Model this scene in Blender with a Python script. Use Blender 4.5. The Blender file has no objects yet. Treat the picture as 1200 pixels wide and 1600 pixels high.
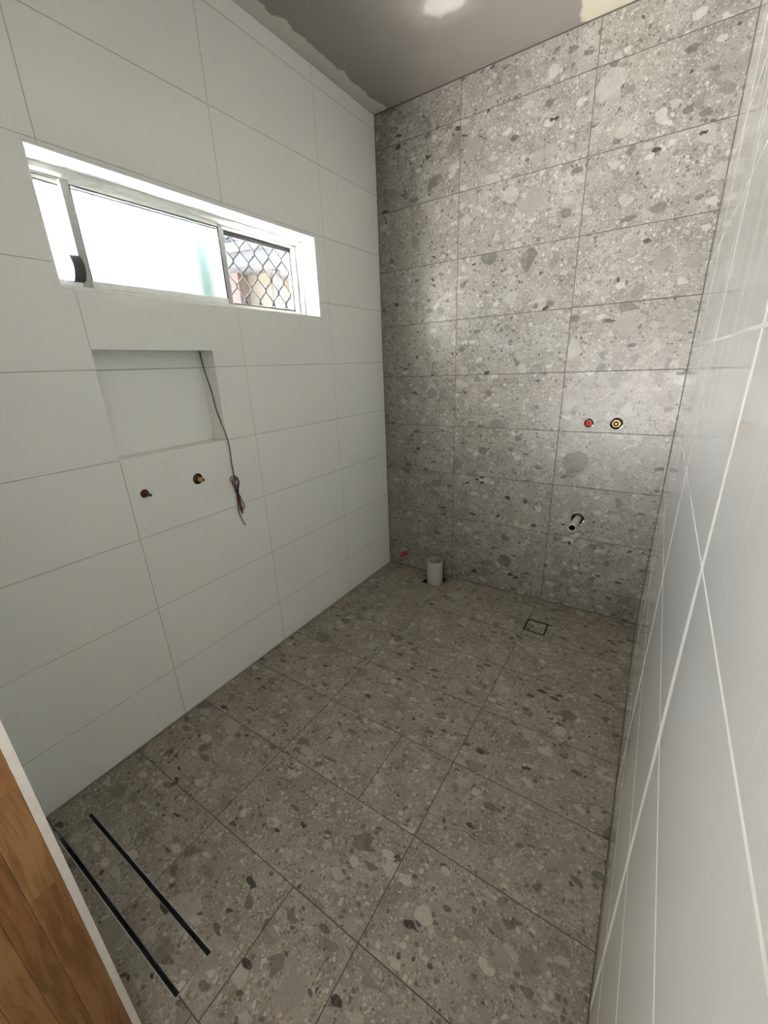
import bpy, bmesh, math, random
from mathutils import Vector, Matrix, noise as mnoise

random.seed(7)
C = bpy.context.collection
scene = bpy.context.scene

# ------------------------------------------------------------------ camera
FPX, CX, CY = 638.64, 593.56, 805.28           # focal length and principal point for a 1200 x 1600 frame
CAM = Vector((1.5458, -2.395, 1.4149))
PITCH, ROLL, YAW = 0.3472, -0.0437, 0.5957
fw0 = Vector((-math.sin(YAW), math.cos(YAW), 0)); rt0 = Vector((math.cos(YAW), math.sin(YAW), 0)); up0 = Vector((0, 0, 1))
fw = fw0 * math.cos(PITCH) - up0 * math.sin(PITCH); up1 = up0 * math.cos(PITCH) + fw0 * math.sin(PITCH)
rt = rt0 * math.cos(ROLL) + up1 * math.sin(ROLL); up = up1 * math.cos(ROLL) - rt0 * math.sin(ROLL)
cd = bpy.data.cameras.new('camera'); cam = bpy.data.objects.new('camera', cd); C.objects.link(cam)
cd.sensor_fit = 'VERTICAL'; cd.sensor_height = 36.0; cd.lens = FPX / 1600 * 36.0
cd.shift_x = -(CX - 600) / 1600; cd.shift_y = (CY - 800) / 1600
cd.clip_start = 0.005; cd.clip_end = 200
cam.matrix_world = Matrix(((rt.x, up.x, -fw.x, CAM.x), (rt.y, up.y, -fw.y, CAM.y), (rt.z, up.z, -fw.z, CAM.z), (0, 0, 0, 1)))
scene.camera = cam

# ------------------------------------------------------------------ sky, sun, added fill lights in the hall, exposure
w = bpy.data.worlds.new('sky'); scene.world = w; w.use_nodes = True
wn, wl = w.node_tree.nodes, w.node_tree.links
sky = wn.new('ShaderNodeTexSky'); sky.sky_type = 'NISHITA'; sky.sun_disc = False
sky.sun_elevation = math.radians(52); sky.sun_rotation = math.radians(-7); sky.dust_density = 2.0
wn['Background'].inputs[1].default_value = 0.44
wl.new(sky.outputs[0], wn['Background'].inputs[0])
sun = bpy.data.lights.new('sun', 'SUN'); sun.energy = 40.0; sun.angle = 0.01; sun.color = (1, .97, .93)
so = bpy.data.objects.new('sun', sun); C.objects.link(so)
so.rotation_euler = Vector((0.10, -0.80, -1.0)).to_track_quat('-Z', 'Y').to_euler()
hl = bpy.data.lights.new('hall_fill', 'AREA'); hl.energy = 9.4; hl.spread = math.radians(90); hl.shape = 'RECTANGLE'; hl.size = 1.8; hl.size_y = 0.9; hl.color = (1, .965, .915)  # added fill behind the camera, makes up for weaker window light
ho = bpy.data.objects.new('hall_fill', hl); C.objects.link(ho)
ho.location = (0.80, -5.4, 0.48); ho.rotation_euler = Vector((0.02, 1, 0.80)).to_track_quat('-Z', 'Y').to_euler()
sl = bpy.data.lights.new('back_wall_fill', 'AREA'); sl.energy = 0.55; sl.shape = 'DISK'; sl.size = 0.5; sl.spread = math.radians(34); sl.color = (1, .97, .92)  # added narrow fill aimed at the upper back wall, no real lamp
sp = bpy.data.objects.new('back_wall_fill', sl); C.objects.link(sp)
sp.location = (1.30, -4.6, 0.55); sp.rotation_euler = (Vector((.72, 0, 2.15)) - sp.location).to_track_quat('-Z', 'Y').to_euler()
vs = scene.view_settings
scene.display_settings.display_device = 'sRGB'
vs.view_transform = 'Standard'; vs.look = 'None'; vs.gamma = 1.0; vs.use_curve_mapping = False
vs.exposure = 3.38
cy = scene.cycles
cy.use_denoising = True; cy.max_bounces = 12; cy.diffuse_bounces = 6; cy.glossy_bounces = 5; cy.transmission_bounces = 8
cy.sample_clamp_indirect = 40.0; cy.caustics_refractive = True; cy.caustics_reflective = True; cy.blur_glossy = 0.5

# ------------------------------------------------------------------ measures (metres)
W, H = 1.6293, 2.7154
Y_FRONT = -2.3225                       # tiled inner face of the wall with the door
ROW, GAP = 0.3, 0.0024
BACK_X = [0.0, 0.5084, 1.1157, W]; BACK_Z0 = 0.1513
LEFT_Y = [Y_FRONT, -1.7218, -1.1165, -0.5110, 0.0]; LEFT_Z0 = 0.2448
FLOOR_Y = [0.0, -0.108, -0.413, -0.7183, -1.0236, -1.3213, -1.6288, -1.9351, -2.2470, -2.56]
WIN = (-1.765, -0.5785, 1.6750, 2.0370)   # y0 y1 z0 z1 of the window opening
NICHE = (-1.7218, -1.2722, 1.1448, 1.5072); NICHE_D = 0.09
REVEAL = 0.092

# ------------------------------------------------------------------ node helpers
def new_mat(name):
    m = bpy.data.materials.new(name); m.use_nodes = True
    return m, m.node_tree.nodes, m.node_tree.links, m.node_tree.nodes['Principled BSDF']
def setp(b, **k):
    for n, v in k.items():
        n = {'color': 'Base Color', 'rough': 'Roughness', 'metal': 'Metallic', 'ior': 'IOR', 'trans': 'Transmission Weight', 'coat': 'Coat Weight', 'coatr': 'Coat Roughness', 'spec': 'Specular IOR Level'}[n]
        b.inputs[n].default_value = (*v, 1) if isinstance(v, tuple) else v
def plain(name, color, rough=.5, metal=0.0, var=.06, scale=30.0, **k):
    """a colour with a faint procedural unevenness"""
    m, n, l, b = new_mat(name)
    tc = n.new('ShaderNodeTexCoord'); nz = n.new('ShaderNodeTexNoise'); nz.inputs['Scale'].default_value = scale; nz.inputs['Detail'].default_value = 4
    rp = n.new('ShaderNodeValToRGB'); e = rp.color_ramp.elements
    e[0].position = .3; e[1].position = .7
    e[0].color = (*[max(0, c * (1 - var)) for c in color], 1); e[1].color = (*[min(1, c * (1 + var)) for c in color], 1)
    l.new(tc.outputs['Object'], nz.inputs['Vector']); l.new(nz.outputs[0], rp.inputs[0]); l.new(rp.outputs[0], b.inputs['Base Color'])
    setp(b, rough=rough, metal=metal, **k)
    return m
class G:
    """tiny expression helper over a node tree"""
    def __init__(s, m): s.n, s.l = m.node_tree.nodes, m.node_tree.links
    def _in(s, sock, v):
        if isinstance(v, bpy.types.NodeSocket): s.l.new(v, sock)
        elif isinstance(v, tuple) and sock.type == 'RGBA': sock.default_value = (*v, 1)[:4]
        else: sock.default_value = v
    def math(s, op, a, b=0.0, clamp=False):
        x = s.n.new('ShaderNodeMath'); x.operation = op; x.use_clamp = clamp; s._in(x.inputs[0], a); s._in(x.inputs[1], b); return x.outputs[0]
    def vmath(s, op, a, b=(0, 0, 0)):
        x = s.n.new('ShaderNodeVectorMath'); x.operation = op; s._in(x.inputs[0], a)
        s._in(x.inputs['Scale'] if op == 'SCALE' else x.inputs[1], b); return x.outputs[0]
    def noise(s, vec, scale, detail=3.0, rough=.55, color=False):
        x = s.n.new('ShaderNodeTexNoise'); s._in(x.inputs['Vector'], vec); x.inputs['Scale'].default_value = scale
        x.inputs['Detail'].default_value = detail; x.inputs['Roughness'].default_value = rough; return x.outputs[1 if color else 0]
    def voro(s, vec, scale):
        x = s.n.new('ShaderNodeTexVoronoi'); s._in(x.inputs['Vector'], vec); x.inputs['Scale'].default_value = scale
        sep = s.n.new('ShaderNodeSeparateColor'); s.l.new(x.outputs['Color'], sep.inputs[0])
        return x.outputs['Distance'], sep.outputs[0], sep.outputs[1], sep.outputs[2]
    def step(s, v, a, b):
        x = s.n.new('ShaderNodeMapRange'); x.interpolation_type = 'SMOOTHSTEP'; s._in(x.inputs[0], v); s._in(x.inputs[1], a); s._in(x.inputs[2], b); return x.outputs[0]
    def mix(s, f, a, b):
        x = s.n.new('ShaderNodeMix'); x.data_type = 'RGBA'; s._in(x.inputs[0], f); s._in(x.inputs[6], a); s._in(x.inputs[7], b); return x.outputs[2]
    def ramp(s, f, stops, const=False):
        x = s.n.new('ShaderNodeValToRGB'); r = x.color_ramp
        if const: r.interpolation = 'CONSTANT'
        while len(r.elements) < len(stops): r.elements.new(.5)
        for e, (p, c) in zip(r.elements, stops): e.position = p; e.color = (*c, 1)
        s._in(x.inputs[0], f); return x.outputs[0]
    def pos(s): return s.n.new('ShaderNodeNewGeometry').outputs['Position']
    def rnd(s): return s.n.new('ShaderNodeObjectInfo').outputs['Random']
    def sep(s, v):
        x = s.n.new('ShaderNodeSeparateXYZ'); s._in(x.inputs[0], v); return x.outputs
    def comb(s, a, b, c):
        x = s.n.new('ShaderNodeCombineXYZ'); s._in(x.inputs[0], a); s._in(x.inputs[1], b); s._in(x.inputs[2], c); return x.outputs[0]

def stone_mat(name, tint, rough):
    """conglomerate-look porcelain: a gravelly warm grey ground with pebbles of many sizes"""
    m, n, l, b = new_mat(name); g = G(m)
    t = lambda *c: tuple(a * k for a, k in zip(c, tint))
    r = g.rnd()
    off = g.comb(g.math('MULTIPLY', r, 37.0), g.math('MULTIPLY', r, 91.0), g.math('MULTIPLY', r, 53.0))
    p0 = g.vmath('ADD', g.pos(), off)
    wob = g.vmath('SUBTRACT', g.noise(p0, 11, 2, color=True), (.5, .5, .5))
    wob2 = g.vmath('SUBTRACT', g.noise(p0, 60, 2, color=True), (.5, .5, .5))
    p = g.vmath('ADD', g.vmath('ADD', p0, g.vmath('SCALE', wob, .035)), g.vmath('SCALE', wob2, .009))
    def stretched(rot, sc3):
        mp = n.new('ShaderNodeMapping'); mp.inputs['Rotation'].default_value = rot; mp.inputs['Scale'].default_value = sc3
        l.new(p, mp.inputs['Vector']); return mp.outputs[0]
    px_ = stretched((.5, .7, .6), (.55, 1.15, 1.0)); py_ = stretched((.9, -.4, 2.0), (.62, 1.1, 1.0))
    col = g.ramp(g.noise(p0, 9, 8, .68), [(.33, t(.245, .223, .198)), (.5, t(.350, .325, .293)), (.66, t(.44, .415, .38))])
    grit = g.noise(p0, 190, 5, .7)
    col = g.mix(g.step(grit, .55, .68), col, t(.52, .49, .45))
    col = g.mix(g.math('MULTIPLY', g.step(grit, .46, .34), .75), col, t(.20, .182, .16))
    # gravel, fine to coarse: (scale, share of cells that are chips, rim width, colours); chips are angular broken stone
    pale, mid, dk, blk = t(.63, .605, .57), t(.225, .207, .188), t(.125, .112, .099), t(.045, .039, .034)
    warm = t(.42, .37, .325); pal2 = t(.51, .485, .45); g1 = t(.34, .318, .29); g2_ = t(.385, .365, .335)
    for sc, share, rim, cols, amt in [
        (135, .70, .10, [(0, pale), (.20, mid), (.38, pal2), (.58, dk), (.72, warm), (.84, pale), (.93, mid)], .85),
        (62, .50, .09, [(0, pal2), (.2, mid), (.36, pale), (.55, warm), (.68, g1), (.80, dk), (.95, blk)], .85),
        (31, .34, .08, [(0, pal2), (.22, g1), (.38, pale), (.56, g2_), (.68, mid), (.84, dk)], .80),
        (15, .17, .07, [(0, pal2), (.25, g2_), (.42, mid), (.62, pale), (.72, g1), (.86, dk)], .72),
        (38, .050, .12, [(0, blk), (.55, dk)], 1.0),
        (9.0, .07, .06, [(0, g1), (.35, pal2), (.55, mid), (.75, dk)], .75)]:
        pv = p if sc not in (38, 31) else (px_ if sc == 38 else py_)
        d, a, c, e = g.voro(pv, sc)
        ed = n.new('ShaderNodeTexVoronoi'); ed.feature = 'DISTANCE_TO_EDGE'; ed.inputs['Scale'].default_value = sc; l.new(pv, ed.inputs['Vector'])
        rm = g.math('MULTIPLY_ADD', e, rim * 1.5); rm.node.inputs[2].default_value = rim * .5
        cut = g.math('MULTIPLY_ADD', e, .25); cut.node.inputs[2].default_value = .40
        mask = g.math('MULTIPLY', g.step(ed.outputs['Distance'], rm, g.math('ADD', rm, .03)), g.step(a, 1 - share - .001, 1 - share))
        mask = g.math('MULTIPLY', mask, g.step(d, cut, g.math('SUBTRACT', cut, .06)))
        inner = g.ramp(c, cols, True)
        tex = g.noise(p0, sc * 2.6, 5, .7)
        inner = g.mix(g.math('MULTIPLY', g.step(tex, .45, .65), .38), inner, t(.30, .278, .25))
        col = g.mix(g.math('MULTIPLY', mask, amt), col, inner)
    l.new(col, b.inputs['Base Color']); setp(b, rough=rough)
    return m

def tile_mat(name, color, rough):
    m, n, l, b = new_mat(name); g = G(m)
    c = g.mix(g.noise(g.pos(), 3.0, 3), tuple(x * .975 for x in color), tuple(min(1, x * 1.02) for x in color))
    l.new(c, b.inputs['Base Color']); setp(b, rough=rough, ior=1.52)
    bp = n.new('ShaderNodeBump'); bp.inputs['Strength'].default_value = .03; bp.inputs['Distance'].default_value = .002
    l.new(g.noise(g.pos(), 14, 3, .5), bp.inputs['Height']); l.new(bp.outputs[0], b.inputs['Normal'])
    return m

def hazed_tile_mat(name, color, rough):
    """the gloss tile with a dusty grout film left along its joints and in wiped vertical streaks"""
    m = tile_mat(name, color, rough); n, l = m.node_tree.nodes, m.node_tree.links; g = G(m); b = n['Principled BSDF']
    tc = n.new('ShaderNodeTexCoord').outputs['Object']; q = g.sep(tc); P = g.pos(); ps = g.sep(P)
    def attr(nm):
        a = n.new('ShaderNodeAttribute'); a.attribute_type = 'OBJECT'; a.attribute_name = nm; return a.outputs['Fac']
    jy = g.math('SUBTRACT', attr('half_width'), g.math('ABSOLUTE', q[1]))
    jz = g.math('SUBTRACT', attr('half_height'), g.math('ABSOLUTE', q[2]))
    wv = g.math('MULTIPLY_ADD', g.noise(g.comb(0.0, g.math('MULTIPLY', ps[1], 3.0), ps[2]), 3.0, 2), .030); wv.node.inputs[2].default_value = .004
    film = g.math('MULTIPLY', g.step(jy, wv, g.math('MULTIPLY', wv, .55)), .62)
    film = g.math('MAXIMUM', film, g.math('MULTIPLY', g.step(jz, .0036, .002), .8))
    st = g.noise(g.comb(0.0, g.math('MULTIPLY', ps[1], 15.0), g.math('MULTIPLY', ps[2], .55)), 1.6, 3, .6)
    film = g.math('MAXIMUM', film, g.math('MULTIPLY', g.math('MULTIPLY', g.step(st, .55, .68), g.step(ps[2], .9, 1.9)), .5))
    df = n.new('ShaderNodeBsdfDiffuse'); df.inputs[0].default_value = (.86, .85, .81, 1)
    mx = n.new('ShaderNodeMixShader'); l.new(film, mx.inputs[0]); l.new(b.outputs[0], mx.inputs[1]); l.new(df.outputs[0], mx.inputs[2])
    l.new(mx.outputs[0], n['Material Output'].inputs[0])
    return m

M = {}
M['stone_wall'] = stone_mat('stone_look_wall_tile', (.72, .725, .72), .36)
M['stone_floor'] = stone_mat('stone_look_floor_tile', (.785, .745, .69), .5)
M['white_tile'] = tile_mat('gloss_white_tile', (.845, .862, .842), .07)
M['hazed_tile'] = hazed_tile_mat('gloss_white_tile_with_grout_film', (.845, .862, .842), .07)
M['grout_grey'] = plain('grey_grout', (.085, .077, .068), .9)
M['grout_white'] = plain('white_grout', (.88, .87, .83), .9)
M['grout_light'] = plain('light_grey_grout', (.44, .44, .415), .9)
M['paint'] = plain('hall_paint', (.74, .73, .70), .7, scale=4)
M['board'] = plain('raw_board', (.62, .60, .56), .8)
M['tile_edge'] = plain('tile_body_edge', (.62, .60, .565), .6, scale=60)
M['alu_white'] = plain('white_powder_coat', (.78, .78, .75), .35)
M['alu_grey'] = plain('grey_aluminium', (.42, .42, .40), .4, .3)
M['black_seal'] = plain('black_rubber', (.015, .015, .016), .6)
M['screen_dark'] = plain('dark_bronze_frame', (.045, .042, .04), .45)
M['grille'] = plain('grey_grille', (.045, .042, .043), .6)
M['pvc'] = plain('white_pvc', (.74, .74, .71), .35)
M['bore_shade'] = plain('painted_bore_shade', (.03, .03, .028), .7)  # shade inside the white waste pipe, painted as a dark lining
M['pvc_shaded'] = plain('shaded_white_pvc', (.47, .47, .435), .5)  # white toilet pipe, its dim corner put into a greyer tone
M['brass'] = plain('brass', (.62, .45, .22), .32, .9)
M['old_brass'] = plain('tarnished_brass', (.20, .145, .075), .42, .8)
M['old_copper'] = plain('tarnished_copper', (.20, .07, .055), .42, .8)
M['copper'] = plain('copper', (.60, .27, .18), .35, .9)
M['red'] = plain('red_plastic', (.55, .012, .02), .35)
M['black'] = plain('black_void', (.008, .008, .008), .8)  # also paints in the shade inside pipe holes and bores
M['steel'] = plain('brushed_steel', (.62, .64, .66), .28, .95, scale=200)
M['slot'] = plain('drain_channel_dark', (.006, .008, .013), .35)
M['wire_black'] = plain('black_cable', (.012, .010, .011), .5)
M['wire_red'] = plain('dark_red_cable', (.16, .016, .028), .45)
M['tie'] = plain('dark_blue_tie', (.03, .035, .10), .5)
M['concrete'] = plain('concrete_path', (.55, .545, .525), .9, scale=6)
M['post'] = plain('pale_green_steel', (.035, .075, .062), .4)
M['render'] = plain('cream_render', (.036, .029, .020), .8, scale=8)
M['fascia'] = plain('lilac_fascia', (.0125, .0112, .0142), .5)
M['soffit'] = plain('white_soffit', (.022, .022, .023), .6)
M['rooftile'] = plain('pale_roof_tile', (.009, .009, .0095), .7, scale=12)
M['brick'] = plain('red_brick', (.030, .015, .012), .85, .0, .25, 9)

m, n, l, b = new_mat('obscure_glass'); setp(b, color=(.96, .985, .975), rough=.17, trans=1.0, ior=1.45); M['frost'] = m
m, n, l, b = new_mat('clear_plastic'); setp(b, color=(.93, .93, .95), rough=.15, trans=.7, ior=1.45); M['clear'] = m

# plasterboard ceiling: raw grey-brown lining with jointing compound trowelled on
m, n, l, b = new_mat('plasterboard_ceiling'); g = G(m); P = g.pos(); s = g.sep(P)
raw = g.mix(g.noise(P, 5, 4), (.30, .275, .255), (.335, .31, .285))
cmp_ = g.mix(g.noise(P, 9, 4), (.60, .60, .555), (.68, .675, .63))
edge = g.math('ADD', g.math('MULTIPLY', g.math('SUBTRACT', g.noise(g.comb(0.0, s[1], 0.0), 9, 3), .5), .10), g.math('MULTIPLY', g.math('SUBTRACT', g.noise(P, 40, 3), .5), .012))
strip = g.step(g.math('SUBTRACT', s[0], edge), .078, .070)
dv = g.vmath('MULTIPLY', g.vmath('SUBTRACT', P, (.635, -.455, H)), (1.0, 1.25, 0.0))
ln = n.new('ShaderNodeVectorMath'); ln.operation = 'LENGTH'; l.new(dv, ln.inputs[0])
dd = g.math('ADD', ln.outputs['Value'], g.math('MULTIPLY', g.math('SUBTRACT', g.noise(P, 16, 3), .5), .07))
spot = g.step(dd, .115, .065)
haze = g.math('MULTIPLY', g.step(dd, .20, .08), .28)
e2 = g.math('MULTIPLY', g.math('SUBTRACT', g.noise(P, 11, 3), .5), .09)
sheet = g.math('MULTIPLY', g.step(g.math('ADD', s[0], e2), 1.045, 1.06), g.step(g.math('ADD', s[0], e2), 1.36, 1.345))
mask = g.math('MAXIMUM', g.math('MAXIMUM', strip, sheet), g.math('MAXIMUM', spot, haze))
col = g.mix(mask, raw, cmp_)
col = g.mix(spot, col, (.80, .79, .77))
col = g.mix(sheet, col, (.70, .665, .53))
l.new(col, b.inputs['Base Color']); setp(b, rough=.85); M['ceiling'] = m

# oiled hardwood, grain along z, each stave a shade of its own
m, n, l, b = new_mat('laminated_hardwood'); g = G(m); r = g.rnd()
off = g.comb(g.math('MULTIPLY', r, 17.0), g.math('MULTIPLY', r, 7.0), g.math('MULTIPLY', r, 29.0))
P = g.vmath('ADD', g.pos(), off)
st = g.vmath('MULTIPLY', g.vmath('ADD', P, g.vmath('SCALE', g.noise(P, 4, 2, color=True), .03)), (26.0, 26.0, 1.7))
gr = g.noise(st, 3.0, 6, .6)
base = g.ramp(r, [(0, (.20, .085, .027)), (.5, (.27, .135, .05)), (1, (.33, .185, .075))])
col = g.mix(g.step(gr, .62, .36), base, g.vmath('MULTIPLY', base, (.62, .55, .45)))
fl = g.noise(g.vmath('MULTIPLY', P, (180.0, 180.0, 22.0)), 1.0, 2)
col = g.mix(g.step(fl, .72, .78), col, (.10, .05, .02))
l.new(col, b.inputs['Base Color']); setp(b, rough=.42); M['wood'] = m

# ------------------------------------------------------------------ mesh helpers
def link(name, me, mat, parent=None, loc=(0, 0, 0), smooth=False):
    o = bpy.data.objects.new(name, me); C.objects.link(o); o.location = loc
    if mat is not None and not me.materials: me.materials.append(mat)
    if parent is not None: o.parent = parent
    if smooth:
        for p in me.polygons: p.use_smooth = True
    return o
def finish(name, bm, mat, parent=None, loc=(0, 0, 0), smooth=False):
    bmesh.ops.recalc_face_normals(bm, faces=bm.faces)
    me = bpy.data.meshes.new(name); bm.to_mesh(me); bm.free()
    o = link(name, me, mat, parent, loc, False)
    if smooth:
        for p in me.polygons: p.use_smooth = True
        try:
            with bpy.context.temp_override(object=o, active_object=o, selected_objects=[o], selected_editable_objects=[o]):
                bpy.ops.object.shade_smooth_by_angle(angle=.6)
        except Exception: pass
    return o
def box_into(bm, x0, x1, y0, y1, z0, z1, bev=0.0):
    v = [bm.verts.new(c) for c in ((x0, y0, z0), (x1, y0, z0), (x1, y1, z0), (x0, y1, z0), (x0, y0, z1), (x1, y0, z1), (x1, y1, z1), (x0, y1, z1))]
    fs = [bm.faces.new([v[i] for i in q]) for q in ((0, 3, 2, 1), (4, 5, 6, 7), (0, 1, 5, 4), (1, 2, 6, 5), (2, 3, 7, 6), (3, 0, 4, 7))]
    if bev:
        es = {e for f in fs for e in f.edges}
        bmesh.ops.bevel(bm, geom=list(es), offset=bev, segments=1, affect='EDGES')
def box(name, x0, x1, y0, y1, z0, z1, mat, parent=None, bev=0.0):
    bm = bmesh.new(); box_into(bm, x0, x1, y0, y1, z0, z1, bev); return finish(name, bm, mat, parent)
def empty(name, loc=(0, 0, 0)):
    o = bpy.data.objects.new(name, None); C.objects.link(o); o.location = loc; o.empty_display_size = .05; return o
def structure(o): o['kind'] = 'structure'; return o
def tag(o, label, cat, group=None):
    o['label'] = label; o['category'] = cat
    if group: o['group'] = group
    return o
def pchild(o, parent):
    """parent without moving: parents here are never rotated or scaled"""
    o.parent = parent; o.matrix_parent_inverse = Matrix.Translation(-Vector(parent.location)); return o

MAPS = {'left': lambda u, v, w: (w, u, v), 'back': lambda u, v, w: (u, -w, v),
        'right': lambda u, v, w: (W - w, u, v), 'floor': lambda u, v, w: (u, v, w)}
def cells(bm, U, V, holes, w0, w1, f, origin=(0, 0, 0)):
    """a plate with rectangular holes as one closed mesh"""
    us = sorted({U[0], U[1], *[min(max(x, U[0]), U[1]) for h in holes for x in h[:2]]})
    vs_ = sorted({V[0], V[1], *[min(max(x, V[0]), V[1]) for h in holes for x in h[2:]]})
    keep = set()
    for i in range(len(us) - 1):
        for j in range(len(vs_) - 1):
            cu, cv = (us[i] + us[i + 1]) / 2, (vs_[j] + vs_[j + 1]) / 2
            if us[i + 1] - us[i] > 1e-6 and vs_[j + 1] - vs_[j] > 1e-6 and not any(h[0] < cu < h[1] and h[2] < cv < h[3] for h in holes): keep.add((i, j))
    vt = {}
    O = Vector(origin)
    def V_(i, j, k):
        if (i, j, k) not in vt: vt[(i, j, k)] = bm.verts.new(Vector(f(us[i], vs_[j], (w0, w1)[k])) - O)
        return vt[(i, j, k)]
    for i, j in keep:
        for k in (0, 1): bm.faces.new([V_(i, j, k), V_(i + 1, j, k), V_(i + 1, j + 1, k), V_(i, j + 1, k)])
        for di, dj, a, b_ in ((-1, 0, (i, j), (i, j + 1)), (1, 0, (i + 1, j), (i + 1, j + 1)), (0, -1, (i, j), (i + 1, j)), (0, 1, (i, j + 1), (i + 1, j + 1))):
            if (i + di, j + dj) not in keep: bm.faces.new([V_(*a, 0), V_(*b_, 0), V_(*b_, 1), V_(*a, 1)])
    return bool(keep)
def plate(name, U, V, holes, w0, w1, which, mat, parent=None):
    bm = bmesh.new(); cells(bm, U, V, holes, w0, w1, MAPS[which]); return finish(name, bm, mat, parent)
def tile(U, V, which, mat, parent, thick=.009, holes=(), rounds=(), tilt=.0, bev=.0008, name='tile'):
    """one tile: eased edges, notched for rectangles, drilled for pipes"""
    f = MAPS[which]
    cu, cv = (U[0] + U[1]) / 2, (V[0] + V[1]) / 2
    O = Vector(f(cu, cv, 0)); bm = bmesh.new()
    hs = [h for h in holes if h[0] < U[1] - .001 and h[1] > U[0] + .001 and h[2] < V[1] - .001 and h[3] > V[0] + .001]
    rs = [r for r in rounds if U[0] < r[0] < U[1] and V[0] < r[1] < V[1]]
    if rs:
        es = []
        for loop in [[(U[0], V[0]), (U[1], V[0]), (U[1], V[1]), (U[0], V[1])]] + [[(r[0] + r[2] * math.cos(a * math.pi / 14), r[1] + r[2] * math.sin(a * math.pi / 14)) for a in range(28)] for r in rs]:
            vv = [bm.verts.new(Vector(f(*q, 0)) - O) for q in loop]
            es += [bm.edges.new((vv[i], vv[(i + 1) % len(vv)])) for i in range(len(vv))]
        bmesh.ops.triangle_fill(bm, edges=es, use_beauty=True)
        ex = bmesh.ops.extrude_face_region(bm, geom=list(bm.faces))
        d = Vector(f(cu, cv, -thick)) - Vector(f(cu, cv, 0))
        bmesh.ops.translate(bm, vec=d, verts=[v for v in ex['geom'] if isinstance(v, bmesh.types.BMVert)])
    elif hs:
        if not cells(bm, U, V, hs, -thick, 0, f, O): bm.free(); return None
    else:
        rings = []
        for inset, ww in ((0, -thick), (0, -bev), (bev, 0)):
            rings.append([bm.verts.new(Vector(f(a, b_, ww)) - O) for a, b_ in ((U[0] + inset, V[0] + inset), (U[1] - inset, V[0] + inset), (U[1] - inset, V[1] - inset), (U[0] + inset, V[1] - inset))])
        for a, b_ in ((0, 1), (1, 2)):
            for i in range(4): bm.faces.new([rings[a][i], rings[a][(i + 1) % 4], rings[b_][(i + 1) % 4], rings[b_][i]])
        bm.faces.new(rings[0]); bm.faces.new(rings[2])
    o = finish(name, bm, mat, None, O); pchild(o, parent)
    if tilt and not hs and not rs:
        r = [random.uniform(-tilt, tilt) for _ in range(2)]
        o.rotation_euler = {'left': (0, r[0], r[1]), 'right': (0, r[0], r[1]), 'back': (r[0], 0, r[1]), 'floor': (r[0], r[1], 0)}[which]
    return o
def revolve(bm, prof, origin, axis, seg=24, close=True):
    """profile [(radius, along)] spun about axis through origin"""
    a = Vector(axis).normalized(); t = a.orthogonal().normalized(); bt = a.cross(t); rings = []
    for r, h in prof:
        rings.append([bm.verts.new(Vector(origin) + a * h + (t * math.cos(2 * math.pi * i / seg) + bt * math.sin(2 * math.pi * i / seg)) * max(r, 1e-5)) for i in range(seg)])
    pairs = list(zip(rings, rings[1:]))
    if close: pairs.append((rings[-1], rings[0]))
    for q, s_ in pairs:
        for i in range(seg): bm.faces.new([q[i], q[(i + 1) % seg], s_[(i + 1) % seg], s_[i]])
def lathe(name, prof, origin, axis, mat, parent=None, seg=24, close=True):
    bm = bmesh.new(); revolve(bm, prof, origin, axis, seg, close)
    bmesh.ops.remove_doubles(bm, verts=bm.verts, dist=2e-5)
    o = finish(name, bm, mat, None, (0, 0, 0), True)
    if parent is not None: pchild(o, parent)
    return o
def catmull(pts, n=6):
    pts = [Vector(p) for p in pts]; out = []
    for i in range(len(pts) - 1):
        a, b_, c, d = pts[max(i - 1, 0)], pts[i], pts[i + 1], pts[min(i + 2, len(pts) - 1)]
        for k in range(n):
            t = k / n
            out.append(.5 * ((2 * b_) + (c - a) * t + (2 * a - 5 * b_ + 4 * c - d) * t * t + (3 * b_ - a - 3 * c + d) * t ** 3))
    return out + [pts[-1]]
def tube(bm, pts, r, seg=6):
    pts = [Vector(p) for p in pts]; prev = None; nrm = None
    for i, p in enumerate(pts):
        t = (pts[min(i + 1, len(pts) - 1)] - pts[max(i - 1, 0)]).normalized()
        nrm = t.orthogonal().normalized() if nrm is None else (nrm - t * nrm.dot(t)).normalized()
        bt = t.cross(nrm)
        ring = [bm.verts.new(p + (nrm * math.cos(2 * math.pi * k / seg) + bt * math.sin(2 * math.pi * k / seg)) * r) for k in range(seg)]
        if prev: 
            for k in range(seg): bm.faces.new([prev[k], prev[(k + 1) % seg], ring[(k + 1) % seg], ring[k]])
        else: bm.faces.new(ring)
        prev = ring
    bm.faces.new(prev)

# ------------------------------------------------------------------ where the fittings come through
BACK_HOLES = [(1.2579, 1.0984, .0225), (1.3831, 1.0996, .029), (1.2631, .5666, .0335), (.1407, .105, .017)]
LEFT_HOLES = [(-1.666, 1.0095, .016), (-1.4445, 1.0120, .0225)]
DRAIN = (1.1016, 1.2190, -.3665, -.2446)             # square waste: x0 x1 y0 y1
CHAN = (.1165, .7935, -2.2560, -2.1520)              # strip drain
WC = (.430, -.100, .054)                             # toilet outlet: x, y, radius
WC_CUT = (.362, .498, -.166, -.028)

sq = lambda c, k=1.12: (c[0] - c[2] * k, c[0] + c[2] * k, c[1] - c[2] * k, c[1] + c[2] * k)

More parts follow.
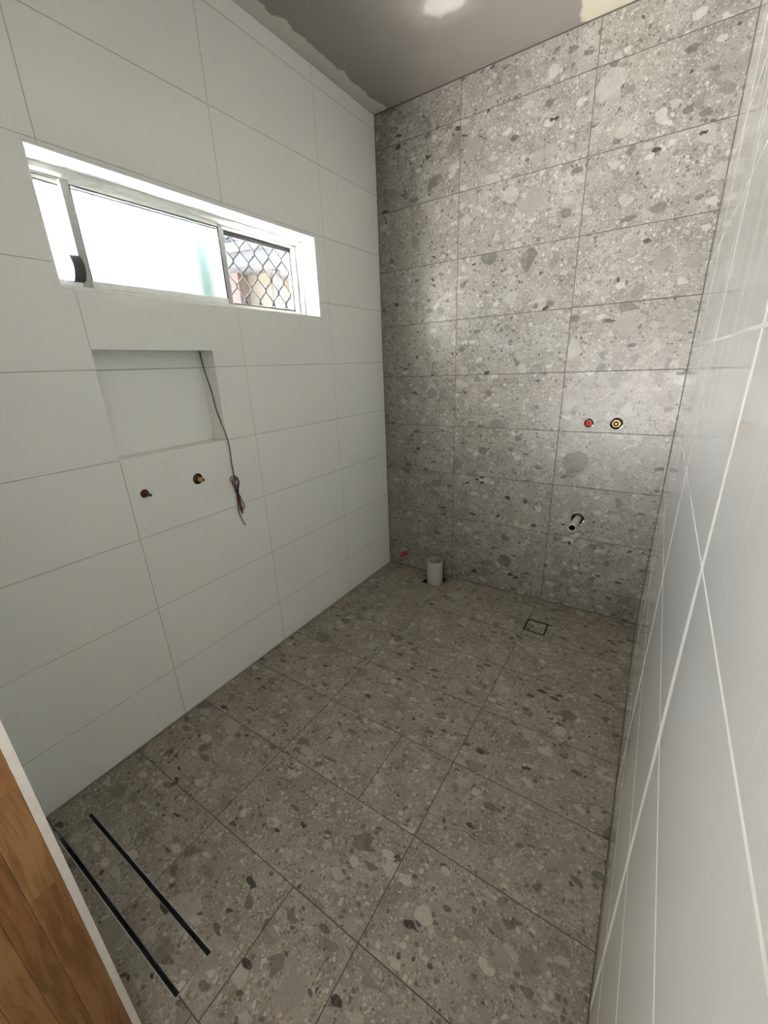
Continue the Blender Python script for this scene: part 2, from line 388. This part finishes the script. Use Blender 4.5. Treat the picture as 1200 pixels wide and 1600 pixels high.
# ------------------------------------------------------------------ floor
g2 = .0015
floor = structure(plate('floor', (0, W), (-2.60, 0), [DRAIN, CHAN, WC_CUT], -.12, -.0009, 'floor', M['grout_grey']))
joints = {0: [.5084, 1.1064], 1: [.5084, 1.1064], 2: [.5084, 1.1064], 3: [.5084, 1.1064], 4: [.5084, 1.1064],
          5: [.5084, .8815, 1.1064], 6: [.5060, 1.1064], 7: [.5105, .8725, 1.1064], 8: [.8490, 1.1064]}
for i in range(len(FLOOR_Y) - 1):
    xs = [.003] + joints[i] + [W - .003]
    for a, b_ in zip(xs, xs[1:]):
        tile((a + (g2 if a > .01 else 0), b_ - (g2 if b_ < W - .01 else 0)), (FLOOR_Y[i + 1] + g2, FLOOR_Y[i] - (g2 if i else .0015)), 'floor', M['stone_floor'], floor,
             holes=[DRAIN, CHAN, WC_CUT], bev=.0006)

# ------------------------------------------------------------------ back wall
wall_back = structure(plate('wall_back', (-.2, W + .2), (-.12, H + .05), [sq(h) for h in BACK_HOLES], -.12, -.0009, 'back', M['grout_grey']))
zs = [.001, BACK_Z0] + [BACK_Z0 + ROW * k for k in range(1, 9)] + [H - .005]
for a, b_ in zip(BACK_X, BACK_X[1:]):
    for c, d in zip(zs, zs[1:]):
        tile((a + (g2 if a else .002), b_ - (g2 if b_ < W else .002)), (c + g2, d - g2), 'back', M['stone_wall'], wall_back, rounds=BACK_HOLES, tilt=.0006, bev=.0006)

# ------------------------------------------------------------------ left wall, window opening, niche
g2 = GAP / 2
wall_left = structure(plate('wall_left', (-2.6, 0.2), (-.12, H + .05), [WIN, NICHE] + [sq(h) for h in LEFT_HOLES], -.0988, -.0009, 'left', M['grout_light']))
plate('wall_lining', (-2.6, 0.2), (-.12, H + .05), [WIN], -.20, -.0989, 'left', M['board'], wall_left)
zl = [.004] + [LEFT_Z0 + ROW * k for k in range(0, 9)] + [H - .003]
for a, b_ in zip(LEFT_Y, LEFT_Y[1:]):
    for c, d in zip(zl, zl[1:]):
        tile((a + g2, b_ - (g2 if b_ < 0 else .002)), (c + g2, d - g2), 'left', M['white_tile'], wall_left, holes=[WIN, NICHE], rounds=LEFT_HOLES, tilt=.0005)
# lining of the window reveal: sill, head and the two cheeks, with a thin white trim at the arris
y0, y1, z0, z1 = WIN
def quadslab(name, a, b_, c, d, th, mat, parent):
    bm = bmesh.new(); q = [Vector(p) for p in (a, b_, c, d)]; nn = (q[1] - q[0]).cross(q[2] - q[0]).normalized() * th
    v = [bm.verts.new(p) for p in q] + [bm.verts.new(p + nn) for p in q]
    for f in ((0, 1, 2, 3), (4, 5, 6, 7), (0, 1, 5, 4), (1, 2, 6, 5), (2, 3, 7, 6), (3, 0, 4, 7)): bm.faces.new([v[i] for i in f])
    return finish(name, bm, mat, parent)
R = -REVEAL
box('reveal_tile', R, .0, y0, y1, z1 - .009, z1, M['white_tile'], wall_left, .0008).name = 'reveal_tile'
quadslab('reveal_tile', (0, y0 + .009, z0 + .001), (0, y1 - .009, z0 + .001), (R, y1 - .009, z0 + .019), (R, y0 + .009, z0 + .019), -.008, M['white_tile'], wall_left)
box('reveal_tile', R, .0, y0, y0 + .009, z0, z1 - .0095, M['white_tile'], wall_left, .0008)
box('reveal_tile', R, .0, y1 - .009, y1, z0, z1 - .0095, M['white_tile'], wall_left, .0008)
# niche lining
a0, a1, b0, b1 = NICHE
D = -NICHE_D
JT = LEFT_Z0 + ROW * 4
for c, d in ((b0, JT - g2), (JT + g2, b1)): box('niche_tile', D - .0085, D, a0, a1, c, d, M['white_tile'], wall_left, .0006)
box('niche_tile', D, -.0008, a0, a1, b1 - .0005, b1 + .0085, M['white_tile'], wall_left, .0006)
box('niche_tile', D, -.0008, a0, a1, b0 - .0085, b0 + .0005, M['white_tile'], wall_left, .0006)
for ya, yb in ((a0 - .0085, a0 + .0005), (a1 - .0005, a1 + .0085)):
    for c, d in ((b0 + .001, JT - g2), (JT + g2, b1 - .001)): box('niche_tile', D, -.0008, ya, yb, c, d, M['white_tile'], wall_left, .0006)

# ------------------------------------------------------------------ right wall
wall_right = structure(plate('wall_right', (-2.6, .2), (-.12, H + .05), [], -.12, -.0002, 'right', M['grout_white']))
RY = [Y_FRONT, -1.745, -1.150, -.555, 0.0]
zr = [.004] + [.2409 + ROW * k for k in range(0, 9)] + [H - .003]
for a, b_ in zip(RY, RY[1:]):
    for c, d in zip(zr, zr[1:]):
        o = tile((a + .0020, b_ - .0020), (c + .0020, d - .0020), 'right', M['hazed_tile'], wall_right, tilt=.0004, bev=.0005)
        o['half_width'] = (b_ - a) / 2; o['half_height'] = (d - c) / 2

# ------------------------------------------------------------------ ceiling
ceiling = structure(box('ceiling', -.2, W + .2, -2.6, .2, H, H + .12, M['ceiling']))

# ------------------------------------------------------------------ front wall with the door opening the camera stands in
DX0, DX1, DH = .780, 1.605, 2.56
YO = -2.5000
fr = structure(empty('wall_front', (0, Y_FRONT, 0)))
def fbox(name, *a, mat=None, bev=0): o = box(name, *a, mat); pchild(o, fr); return o
fbox('wall_lining', -.15, DX0 - .02, YO, Y_FRONT - .0128, 0, H, mat=M['board'])
fbox('wall_lining', DX0 - .02, DX1 + .02, YO, Y_FRONT - .0128, DH + .02, H, mat=M['board'])
for k, (c, d) in enumerate(zip(zl, zl[1:])):
    for a, b_ in ((.003, .18), (.18, DX0)):
        fbox('tile', a + g2, b_ - (g2 if b_ < DX0 else 0), Y_FRONT - .0128, Y_FRONT, c + g2 * (k > 0), d - g2, mat=M['white_tile'])
fbox('edge_trim', DX0 - .0002, DX0 + .0012, Y_FRONT - .0128, Y_FRONT, .0, H - .003, mat=M['tile_edge'])
door = structure(empty('door_1', (DX0, Y_FRONT - .013, 0)))
# jamb of finger-jointed hardwood staves
ya, yb = Y_FRONT - .0132, YO - .012
edges = [ya, -2.3835, -2.4195, -2.4640, yb]
cuts = [[.0, .5775, .8040, 1.30, 1.9, DH], [.0, .37, .97, 1.6, 2.1, DH], [.0, .615, 1.1, 1.75, DH], [.0, .28, .88, 1.5, 2.2, DH]]
for (p, q), zc in zip(zip(edges, edges[1:]), cuts):
    for c, d in zip(zc, zc[1:]):
        for X0, X1 in ((DX0 - .02, DX0), (DX1, DX1 + .02)):
            o = box('stave', X0, X1, q + .0002, p - .0002, c + .0002, d - .0002, M['wood'], None, .0004); pchild(o, door)
o = box('head_jamb', DX0, DX1, yb, ya, DH, DH + .02, M['wood'], None, .0008); pchild(o, door)
# the hall behind the camera, plain painted walls
hall = structure(box('floor_hall', -1.2, 3.0, -6.0, -2.60, -.12, 0, M['concrete']))
structure(box('wall_hall_end', -1.2, 3.0, -6.12, -6.0, 0, H, M['paint']))
structure(box('wall_hall_left', -1.32, -1.2, -6.0, -2.5, 0, H, M['paint']))
structure(box('wall_hall_right', 3.0, 3.12, -6.0, -2.5, 0, H, M['paint']))
structure(box('wall_hall_return', W + .02, 3.0, -2.62, YO, 0, H, M['paint']))
structure(box('wall_hall_return', -1.2, -.2, -2.62, YO, 0, H, M['paint']))
structure(box('ceiling_hall', -1.32, 3.12, -6.12, -2.60, H, H + .12, M['paint']))

# ------------------------------------------------------------------ window
win = structure(empty('window_1', (-.13, (y0 + y1) / 2, z0)))
def wbox(name, x0, x1, ya, yb, za, zb, mat, parent=None, bev=.0012):
    o = box(name, x0, x1, ya, yb, za, zb, mat, None, bev); pchild(o, win)
    if parent is not None:
        o.parent = parent; o.matrix_parent_inverse = Matrix.Identity(4)
        o.matrix_parent_inverse = (win.matrix_basis.to_4x4() @ Matrix.Identity(4)).inverted() if False else Matrix.Translation(-Vector(win.location) )
    return o
fy0, fy1, fz0, fz1 = y0 + .002, y1 - .002, z0 + .006, z1 - .004
wbox('frame_head', -.185, R - .001, fy0, fy1, fz1 - .022, fz1, M['alu_white'])
wbox('frame_head_track', -.178, -.120, fy0, fy1, fz1 - .030, fz1 - .0222, M['alu_grey'])
wbox('frame_sill', -.185, R - .001, fy0, fy1, fz0, fz0 + .022, M['alu_white'])
wbox('frame_jamb', -.185, R - .001, fy0, fy0 + .020, fz0 + .0225, fz1 - .0225, M['alu_white'])
wbox('frame_jamb', -.185, R - .001, fy1 - .018, fy1, fz0 + .0225, fz1 - .0225, M['alu_white'])
wbox('jamb_track', -.165, -.118, fy1 - .030, fy1 - .0185, fz0 + .0225, fz1 - .0305, M['alu_grey'])
gz0, gz1 = fz0 + .0225, fz1 - .0305
def sash(xc, ya, yb, mat_st, seal):
    t = .010
    s = wbox('sash_stile', xc - t, xc + t, ya, ya + .024, gz0, gz1, mat_st)
    s2 = wbox('sash_stile', xc - t, xc + t, yb - .024, yb, gz0, gz1, mat_st)
    wbox('sash_rail', xc - t, xc + t, ya + .0242, yb - .0242, gz0, gz0 + .022, M['alu_white'])
    wbox('sash_rail', xc - t, xc + t, ya + .0242, yb - .0242, gz1 - .010, gz1, M['alu_white'])
    for yy in (ya + .0242, yb - .0272):
        wbox('glazing_seal', xc - .005, xc + .0085, yy, yy + .003, gz0 + .0222, gz1 - .0102, M['black_seal'], bev=0)
    wbox('glazing_seal', xc - .005, xc + .0085, ya + .0275, yb - .0275, gz1 - .0132, gz1 - .0102, M['black_seal'], bev=0)
    wbox('glass_pane', xc - .002, xc + .002, ya + .0274, yb - .0274, gz0 + .0222, gz1 - .0134, M['frost'], bev=0)
sash(-.108, -1.643, -1.052, M['alu_grey'], True)          # sliding sash, half open
sash(-.134, fy0 + .0205, -1.030, M['alu_white'], True)    # fixed light behind it
# latch on the sliding sash: a clear back plate and a bowed black grip
bm = bmesh.new(); N = 14
def latch(bm, ya, yb, xa, xb, za, zb):
    prev = None
    for i in range(N + 1):
        t = i / N; z = za + (zb - za) * t; bow = math.sin(math.pi * t) ** .7
        xx = xa + (xb - xa) * (.45 + .55 * bow)
        ring = [bm.verts.new(p) for p in ((xa, ya, z), (xx, ya, z), (xx, yb, z), (xa, yb, z))]
        if prev:
            for k in range(4): bm.faces.new([prev[k], prev[(k + 1) % 4], ring[(k + 1) % 4], ring[k]])
        else: bm.faces.new(ring)
        prev = ring
    bm.faces.new(prev)
latch(bm, -1.676, -1.6435, -.112, -.070, 1.718, 1.794); o = finish('sash_latch', bm, M['screen_dark']); pchild(o, win); o['label'] = 'bowed black sash latch'
bm = bmesh.new(); latch(bm, -1.694, -1.6765, -.112, -.072, 1.718, 1.794); o = finish('latch_plate', bm, M['clear']); pchild(o, win)
# diamond-grille security screen outside the open half
SX = -.158
sy0, sy1, sz0, sz1 = -1.046, fy1 - .0195, fz0 + .0230, fz1 - .0312
for a in ((sy0, sy1, sz1 - .018, sz1), (sy0, sy1, sz0, sz0 + .016), (sy0, sy0 + .012, sz0 + .0162, sz1 - .0182), (sy1 - .014, sy1, sz0 + .0162, sz1 - .0182)):
    wbox('screen_frame', SX - .009, SX + .009, *a, M['screen_dark'])
py, pz = .0868, .1010; zt = 1.9935
k = 0
yy = -1.140 + .010
nodes_y = [-.9715 + py * i for i in range(-3, 8)]
def zig(yc, side):
    """a grille strand: leans from one column of knuckles to the next and back, with short straight runs where it is joined"""
    pts = []; zc = zt + pz * 1.0; q = py / 2; sgn = side
    ztop, zbot = sz1 - .012, sz0 + .010
    z = zt + pz / 2 * (1 if side > 0 else 2) ; cur = []
    level = 0
    out = []
    while z > zbot - pz:
        at = yc + (q / 2 - .0014) * (1 if level % 2 == 0 else -1)
        out += [(at, z + .007), (at, z - .007)]
        level += 1; z -= pz / 2
    # clip to the frame
    res = []
    for (ya, za), (yb, zb) in zip(out, out[1:]):
        for t in (0, .2, .8):
            yv, zv = ya + (yb - ya) * t, za + (zb - za) * t
            if zbot <= zv <= ztop: res.append((SX, yv, zv))
    return res
for i in range(-6, 14):
    yc = -.9715 + py / 4 + py / 2 * i
    if not (sy0 + .024 < yc < sy1 - .012): continue
    pts = zig(yc, 1 if i % 2 == 0 else -1)
    bm = bmesh.new(); tube(bm, pts, .0036, 5); o = finish('grille_strand', bm, M['grille']); pchild(o, win)

# ------------------------------------------------------------------ drains
ch = tag(empty('strip_drain', ((CHAN[0] + CHAN[1]) / 2, (CHAN[2] + CHAN[3]) / 2, 0)), 'long tile-insert strip drain with two dark slots beside the timber door jamb', 'drain')
def cbox(root, name, *a, mat, bev=0.0): o = box(name, *a, mat, None, bev); pchild(o, root); return o
cx0, cx1, cy0, cy1 = CHAN
cbox(ch, 'channel_base', cx0 + .0005, cx1 - .0005, cy0 + .0005, cy1 - .0005, -.06, -.055, mat=M['slot'])
for a in ((cx0 + .0004, cx1 - .0004, cy0 + .0004, cy0 + .0024), (cx0 + .0004, cx1 - .0004, cy1 - .0024, cy1 - .0004), (cx0 + .0004, cx0 + .0024, cy0 + .0026, cy1 - .0026), (cx1 - .0024, cx1 - .0004, cy0 + .0026, cy1 - .0026)):
    cbox(ch, 'channel_wall', *a, -.055, .0006, mat=M['steel'])
ia, ib = cy0 + .0145, cy1 - .0145
for c, d in ((cx0 + .0030, .5055), (.5075, cx1 - .0045)):
    cbox(ch, 'tile_insert', c, d, ia, ib, -.009, .0, mat=M['stone_floor'], bev=.0006)
cbox(ch, 'insert_tray', cx0 + .0028, cx1 - .0040, ia - .0012, ia - .0002, -.05, -.0004, mat=M['steel'])
cbox(ch, 'insert_tray', cx0 + .0028, cx1 - .0040, ib + .0002, ib + .0012, -.05, -.0004, mat=M['steel'])
cbox(ch, 'insert_tray', cx0 + .0028, cx1 - .0040, ia, ib, -.013, -.0095, mat=M['steel'])

dr = tag(empty('floor_waste', ((DRAIN[0] + DRAIN[1]) / 2, (DRAIN[2] + DRAIN[3]) / 2, 0)), 'small square floor waste with tile insert and black surround near the back wall', 'drain')
dx0, dx1, dy0, dy1 = DRAIN
cbox(dr, 'waste_base', dx0 + .0005, dx1 - .0005, dy0 + .0005, dy1 - .0005, -.05, -.045, mat=M['slot'])
for a in ((dx0 + .0004, dx1 - .0004, dy0 + .0004, dy0 + .0105), (dx0 + .0004, dx1 - .0004, dy1 - .0105, dy1 - .0004), (dx0 + .0004, dx0 + .0090, dy0 + .0107, dy1 - .0107), (dx1 - .0090, dx1 - .0004, dy0 + .0107, dy1 - .0107)):
    cbox(dr, 'waste_frame', *a, -.045, .0003, mat=M['black'])
cbox(dr, 'tile_insert', dx0 + .0105, dx1 - .0105, dy0 + .0120, dy1 - .0120, -.009, .0, mat=M['stone_floor'], bev=.0006)
cbox(dr, 'insert_tray', dx0 + .0095, dx1 - .0095, dy0 + .0110, dy1 - .0110, -.016, -.0095, mat=M['black'])

# ------------------------------------------------------------------ pipes and fittings
wc = tag(empty('toilet_outlet_pipe', (WC[0], WC[1], 0)), 'wide white plastic toilet pipe standing up from the floor in the left corner', 'pipe')
r = WC[2]; zp = .158
lathe('pipe', [(r, -.10), (r, zp - .001), (r - .001, zp), (r - .0035, zp), (r - .0042, zp - .001), (r - .0042, -.10)], (WC[0], WC[1], 0), (0, 0, 1), M['pvc_shaded'], wc, 36)
lathe('pipe_bore', [(0, -.09), (r - .0046, -.09), (r - .0046, -.088), (0, -.088)], (WC[0], WC[1], 0), (0, 0, 1), M['black'], wc, 24, False)
cbox(wc, 'cut_out_bed', WC_CUT[0] + .0005, WC_CUT[1] - .0005, WC_CUT[2] + .0005, WC_CUT[3] - .0005, -.105, -.03, mat=M['black'])

pw = tag(empty('basin_waste_pipe', (1.2631, 0, .5666)), 'white plastic waste pipe poking out of the stone wall below the red and brass fittings', 'pipe')
o3 = (1.2631, .01, .5666); A = (-.015, -1, .0)
r = .0195
lathe('pipe', [(r, -.03), (r, .163), (r - .0008, .164), (r - .0022, .164), (r - .0028, .163), (r - .0028, -.03)], o3, A, M['pvc'], pw, 28)
lathe('pipe_bore', [(r - .0030, .161), (r - .0030, .050), (0, .050), (0, .052), (r - .0036, .052), (r - .0036, .161)], o3, A, M['bore_shade'], pw, 20)
lathe('wall_cup', [(0, -.028), (.0325, -.028), (.0325, .0092), (.0315, .0092), (.0315, -.026), (0, -.026)], o3, (0, -1, 0), M['black'], pw, 28, False)

rc = tag(empty('capped_water_pipe', (.1407, 0, .105)), 'red capped water pipe low on the stone wall beside the toilet pipe', 'pipe')
o4 = (.1407, .01, .105)
lathe('pipe', [(0, -.03), (.0085, -.03), (.0085, .030), (0, .030)], o4, (0, -1, 0), M['copper'], rc, 18, False)
lathe('pipe_cap', [(0, .012), (.0155, .012), (.0160, .018), (.0148, .048), (.0130, .060), (.009, .063), (0, .063)], o4, (-.02, -1, .0), M['red'], rc, 20, False)
lathe('wall_cup', [(0, -.028), (.0165, -.028), (.0165, .0092), (.0155, .0092), (.0155, -.026), (0, -.026)], o4, (0, -1, 0), M['black'], rc, 20, False)

def breech(name, x, z, rad, label, plug):
    t = tag(empty(name, (x, 0, z)), label, 'tap fitting')
    o_ = (x, .01, z); a = (0, -1, 0)
    lathe('wall_cup', [(0, -.03), (rad - .001, -.03), (rad - .001, .0094), (rad - .0025, .0094), (rad - .0025, -.028), (0, -.028)], o_, a, M['black'], t, 28, False)
    q = rad * .72
    lathe('fitting_body', [(q * .55, -.027), (q, -.027), (q, .006), (q * .97, .010), (q * .80, .011), (q * .76, .018), (q * .60, .0185), (q * .55, .017)], o_, a, M['copper'] if plug else M['brass'], t, 24)
    if plug:
        lathe('fitting_plug', [(0, -.02), (q * .55, -.02), (q * .58, .022), (q * .52, .036), (q * .30, .038), (0, .038)], o_, a, M['red'], t, 6, False)
        lathe('plug_collar', [(q * .60, .0187), (q * .86, .0187), (q * .84, .024), (q * .60, .0245)], o_, a, M['red'], t, 18)
    else:
        lathe('fitting_bore', [(0, -.015), (q * .54, -.015), (q * .54, -.012), (0, -.012)], o_, a, M['black'], t, 18, False)
        lathe('fitting_spindle', [(0, -.012), (q * .26, -.012), (q * .26, .020), (q * .18, .023), (0, .023)], o_, a, M['brass'], t, 12, False)
breech('tap_fitting', 1.2579, 1.0984, .0225, 'red plugged tap fitting set in the stone wall, left of the pair', True)
breech('tap_fitting', 1.3831, 1.0996, .029, 'open brass tap fitting set in the stone wall, right of the pair', False)

t = tag(empty('copper_pipe_stub', (0, -1.666, 1.0095)), 'small dark copper pipe stub in the white wall, nearer the door', 'pipe')
o_ = (-.01, -1.666, 1.0095)
lathe('wall_cup', [(0, -.03), (.0155, -.03), (.0155, .0094), (.0145, .0094), (.0145, -.028), (0, -.028)], o_, (1, 0, 0), M['black'], t, 24, False)
lathe('fitting_body', [(.0, -.027), (.0112, -.027), (.0112, .014), (.0100, .016), (.0080, .017), (.0075, .026), (0, .026)], o_, (1, 0, 0), M['old_copper'], t, 20, False)
lathe('pipe_tip', [(0, .0282), (.0062, .0282), (.0055, .046), (.0035, .050), (0, .050)], o_, (1, .05, -.04), M['screen_dark'], t, 14, False)
t = tag(empty('brass_pipe_stub', (0, -1.4445, 1.0120)), 'larger brass pipe stub in the white wall beside the hanging cable', 'pipe')
o_ = (-.01, -1.4445, 1.0120)
lathe('wall_cup', [(0, -.03), (.0220, -.03), (.0220, .0094), (.0208, .0094), (.0208, -.028), (0, -.028)], o_, (1, 0, 0), M['black'], t, 28, False)
lathe('fitting_body', [(.0, -.027), (.0168, -.027), (.0168, .004), (.0150, .008), (.0120, .010), (.0112, .024), (0, .024)], o_, (1, 0, 0), M['old_brass'], t, 24, False)
lathe('pipe_tip', [(.0058, .0242), (.0095, .0242), (.0095, .044), (.0088, .046), (.0058, .046)], o_, (1, 0, 0), M['brass'], t, 18)
lathe('pipe_bore', [(0, .0245), (.0056, .0245), (.0056, .034), (0, .034)], o_, (1, 0, 0), M['copper'], t, 14, False)

# ------------------------------------------------------------------ low-voltage cable hanging out of the niche
cb = tag(empty('hanging_cable', (-.078, -1.277, 1.507)), 'thin black and red cable hanging from the niche with a bundled tied end', 'cable')
yC = -1.2760
def cab(name, pts, r, mat, n=6):
    bm = bmesh.new(); tube(bm, catmull(pts, n), r, 6); o = finish(name, bm, mat, None, (0, 0, 0), True); pchild(o, cb); return o
cab('cable_run', [(-.0790, yC, 1.5060), (-.0785, yC, 1.480), (-.066, yC - .001, 1.420), (-.050, yC + .002, 1.345), (-.034, yC - .001, 1.270), (-.020, yC + .003, 1.215), (.0045, yC + .002, 1.146), (.0065, yC + .003, 1.10), (.0055, yC + .002, 1.04), (.0060, yC + .003, .985), (.006, yC + .004, .935)], .0020, M['wire_black'])
KZ, KY = .918, yC + .0035
for j, (ht, wd, dx) in enumerate([(.066, .030, .004), (.058, .022, .009), (.050, .026, .0125)]):
    top = [(dx, KY, KZ), (dx + .002, KY - wd * .45, KZ + ht * .45), (dx, KY - wd * .72, KZ + ht * .85), (dx + .001, KY - wd * .15, KZ + ht), (dx, KY + wd * .62, KZ + ht * .80), (dx + .002, KY + wd * .40, KZ + ht * .40), (dx, KY + .001, KZ)]
    cab('cable_loop', top, .0019, M['wire_red'] if j != 1 else M['wire_black'])
for j, (ht, wd, dx) in enumerate([(.104, .020, .004), (.095, .030, .009), (.112, .012, .0125)]):
    lo = [(dx, KY, KZ), (dx + .002, KY + wd * .05, KZ - ht * .45), (dx, KY + wd * .25, KZ - ht * .92), (dx + .001, KY + wd * .62, KZ - ht), (dx, KY + wd * .90, KZ - ht * .86), (dx + .002, KY + wd * .42, KZ - ht * .42), (dx, KY + .001, KZ)]
    cab('cable_loop', lo, .0019, M['wire_red'] if j != 1 else M['wire_black'])
cab('cable_tail', [(.006, KY, KZ), (.0062, KY - .005, .86), (.006, KY - .006, .815), (.0055, KY + .004, .772), (.0055, KY + .018, .742)], .0018, M['wire_black'])
lathe('cable_tie', [(.0055, -.011), (.0082, -.011), (.0086, 0), (.0082, .011), (.0055, .011)], (.0085, KY + .0005, KZ), (0, .05, 1), M['tie'], cb, 14)

# ------------------------------------------------------------------ outside the window
structure(box('trim_eave', -1.05, -.2005, -6.0, 4.0, 2.50, 2.56, M['paint']))
structure(box('ground', -30, -.2, -20, 25, -.6, -.45, M['concrete']))
dp = tag(empty('verandah_post', (-.33, -.985, -.45)), 'pale green steel post outside behind the obscure glass', 'post')
bm = bmesh.new(); box_into(bm, -.37, -.30, -1.062, -.990, -.449, 2.499, .006); o = finish('post_shaft', bm, M['post']); pchild(o, dp)
o = box('base_plate', -.40, -.27, -1.093, -.959, -.4495, -.440, M['post'], None, .001); pchild(o, dp)

nh = tag(empty('neighbour_house', (-2.9, 2.1, -.45)), 'cream neighbouring house with brick pier and pale roof beyond the diamond grille', 'house')
ang = math.atan2(.12, .64)
Rz = Matrix.Rotation(ang, 4, 'Z'); OR = Vector((-2.56, 1.64, 0))     # eave corner: local +x runs on towards us, +y away
def hob(name, bm, mat):
    bmesh.ops.transform(bm, matrix=Matrix.Translation(OR) @ Rz, verts=bm.verts)
    o = finish(name, bm, mat); pchild(o, nh); return o
def hbox(name, *a, mat=None, bev=0):
    bm = bmesh.new(); box_into(bm, *a, bev); return hob(name, bm, mat)
hbox('house_wall', -6.0, -.40, .45, 5.0, -.449, 2.66, mat=M['render'])
hbox('soffit', -6.4, -.02, .02, 5.4, 2.662, 2.69, mat=M['soffit'])
hbox('fascia', -6.4, 0, 0, .018, 2.665, 2.86, mat=M['fascia'])
hbox('fascia', -.018, 0, .0185, 5.4, 2.665, 2.86, mat=M['fascia'])
bm = bmesh.new(); tube(bm, [(-6.4, -.05, 2.86), (.05, -.05, 2.86)], .05, 10); hob('gutter', bm, M['soffit'])
hbox('downpipe', -.30, -.22, .36, .44, -.44, 2.66, mat=M['soffit'], bev=.01)
for i in range(9):                                   # courses of the hipped roof
    a, zz = i * .30, 2.87 + i * .135
    bm = bmesh.new()
    v = [bm.verts.new(c) for c in ((-6.4, a, zz), (-a, a, zz), (-a, a + .33, zz + .10), (-6.4, a + .33, zz + .10), (-6.4, a, zz + .04), (-a, a, zz + .04), (-a - .3, a + .33, zz + .14), (-6.4, a + .33, zz + .14))]
    for q in ((0, 1, 2, 3), (4, 5, 6, 7), (0, 1, 5, 4), (1, 2, 6, 5), (2, 3, 7, 6), (3, 0, 4, 7)): bm.faces.new([v[k] for k in q])
    hob('roof_course', bm, M['rooftile'])
# brick pier, brick by brick where it shows
pier = empty('brick_pier', (0, 0, 0)); pchild(pier, nh)
bx = -1.00
hbox('pier_core', bx, bx + .24, .24, .449, -.449, 2.66, mat=M['render'])
for k in range(36):
    zz = -.44 + k * .086
    for a in ((bx - .004, bx + .117), (bx + .127, bx + .244)):
        hbox('brick', a[0] + (.0), a[1], .236, .30, zz, zz + .076, mat=M['brick'])
hbox('window_frame', -3.2, -1.5, .43, .449, 1.2, 2.3, mat=M['soffit'])
hbox('window_glass', -3.1, -1.6, .42, .429, 1.3, 2.2, mat=M['screen_dark'])
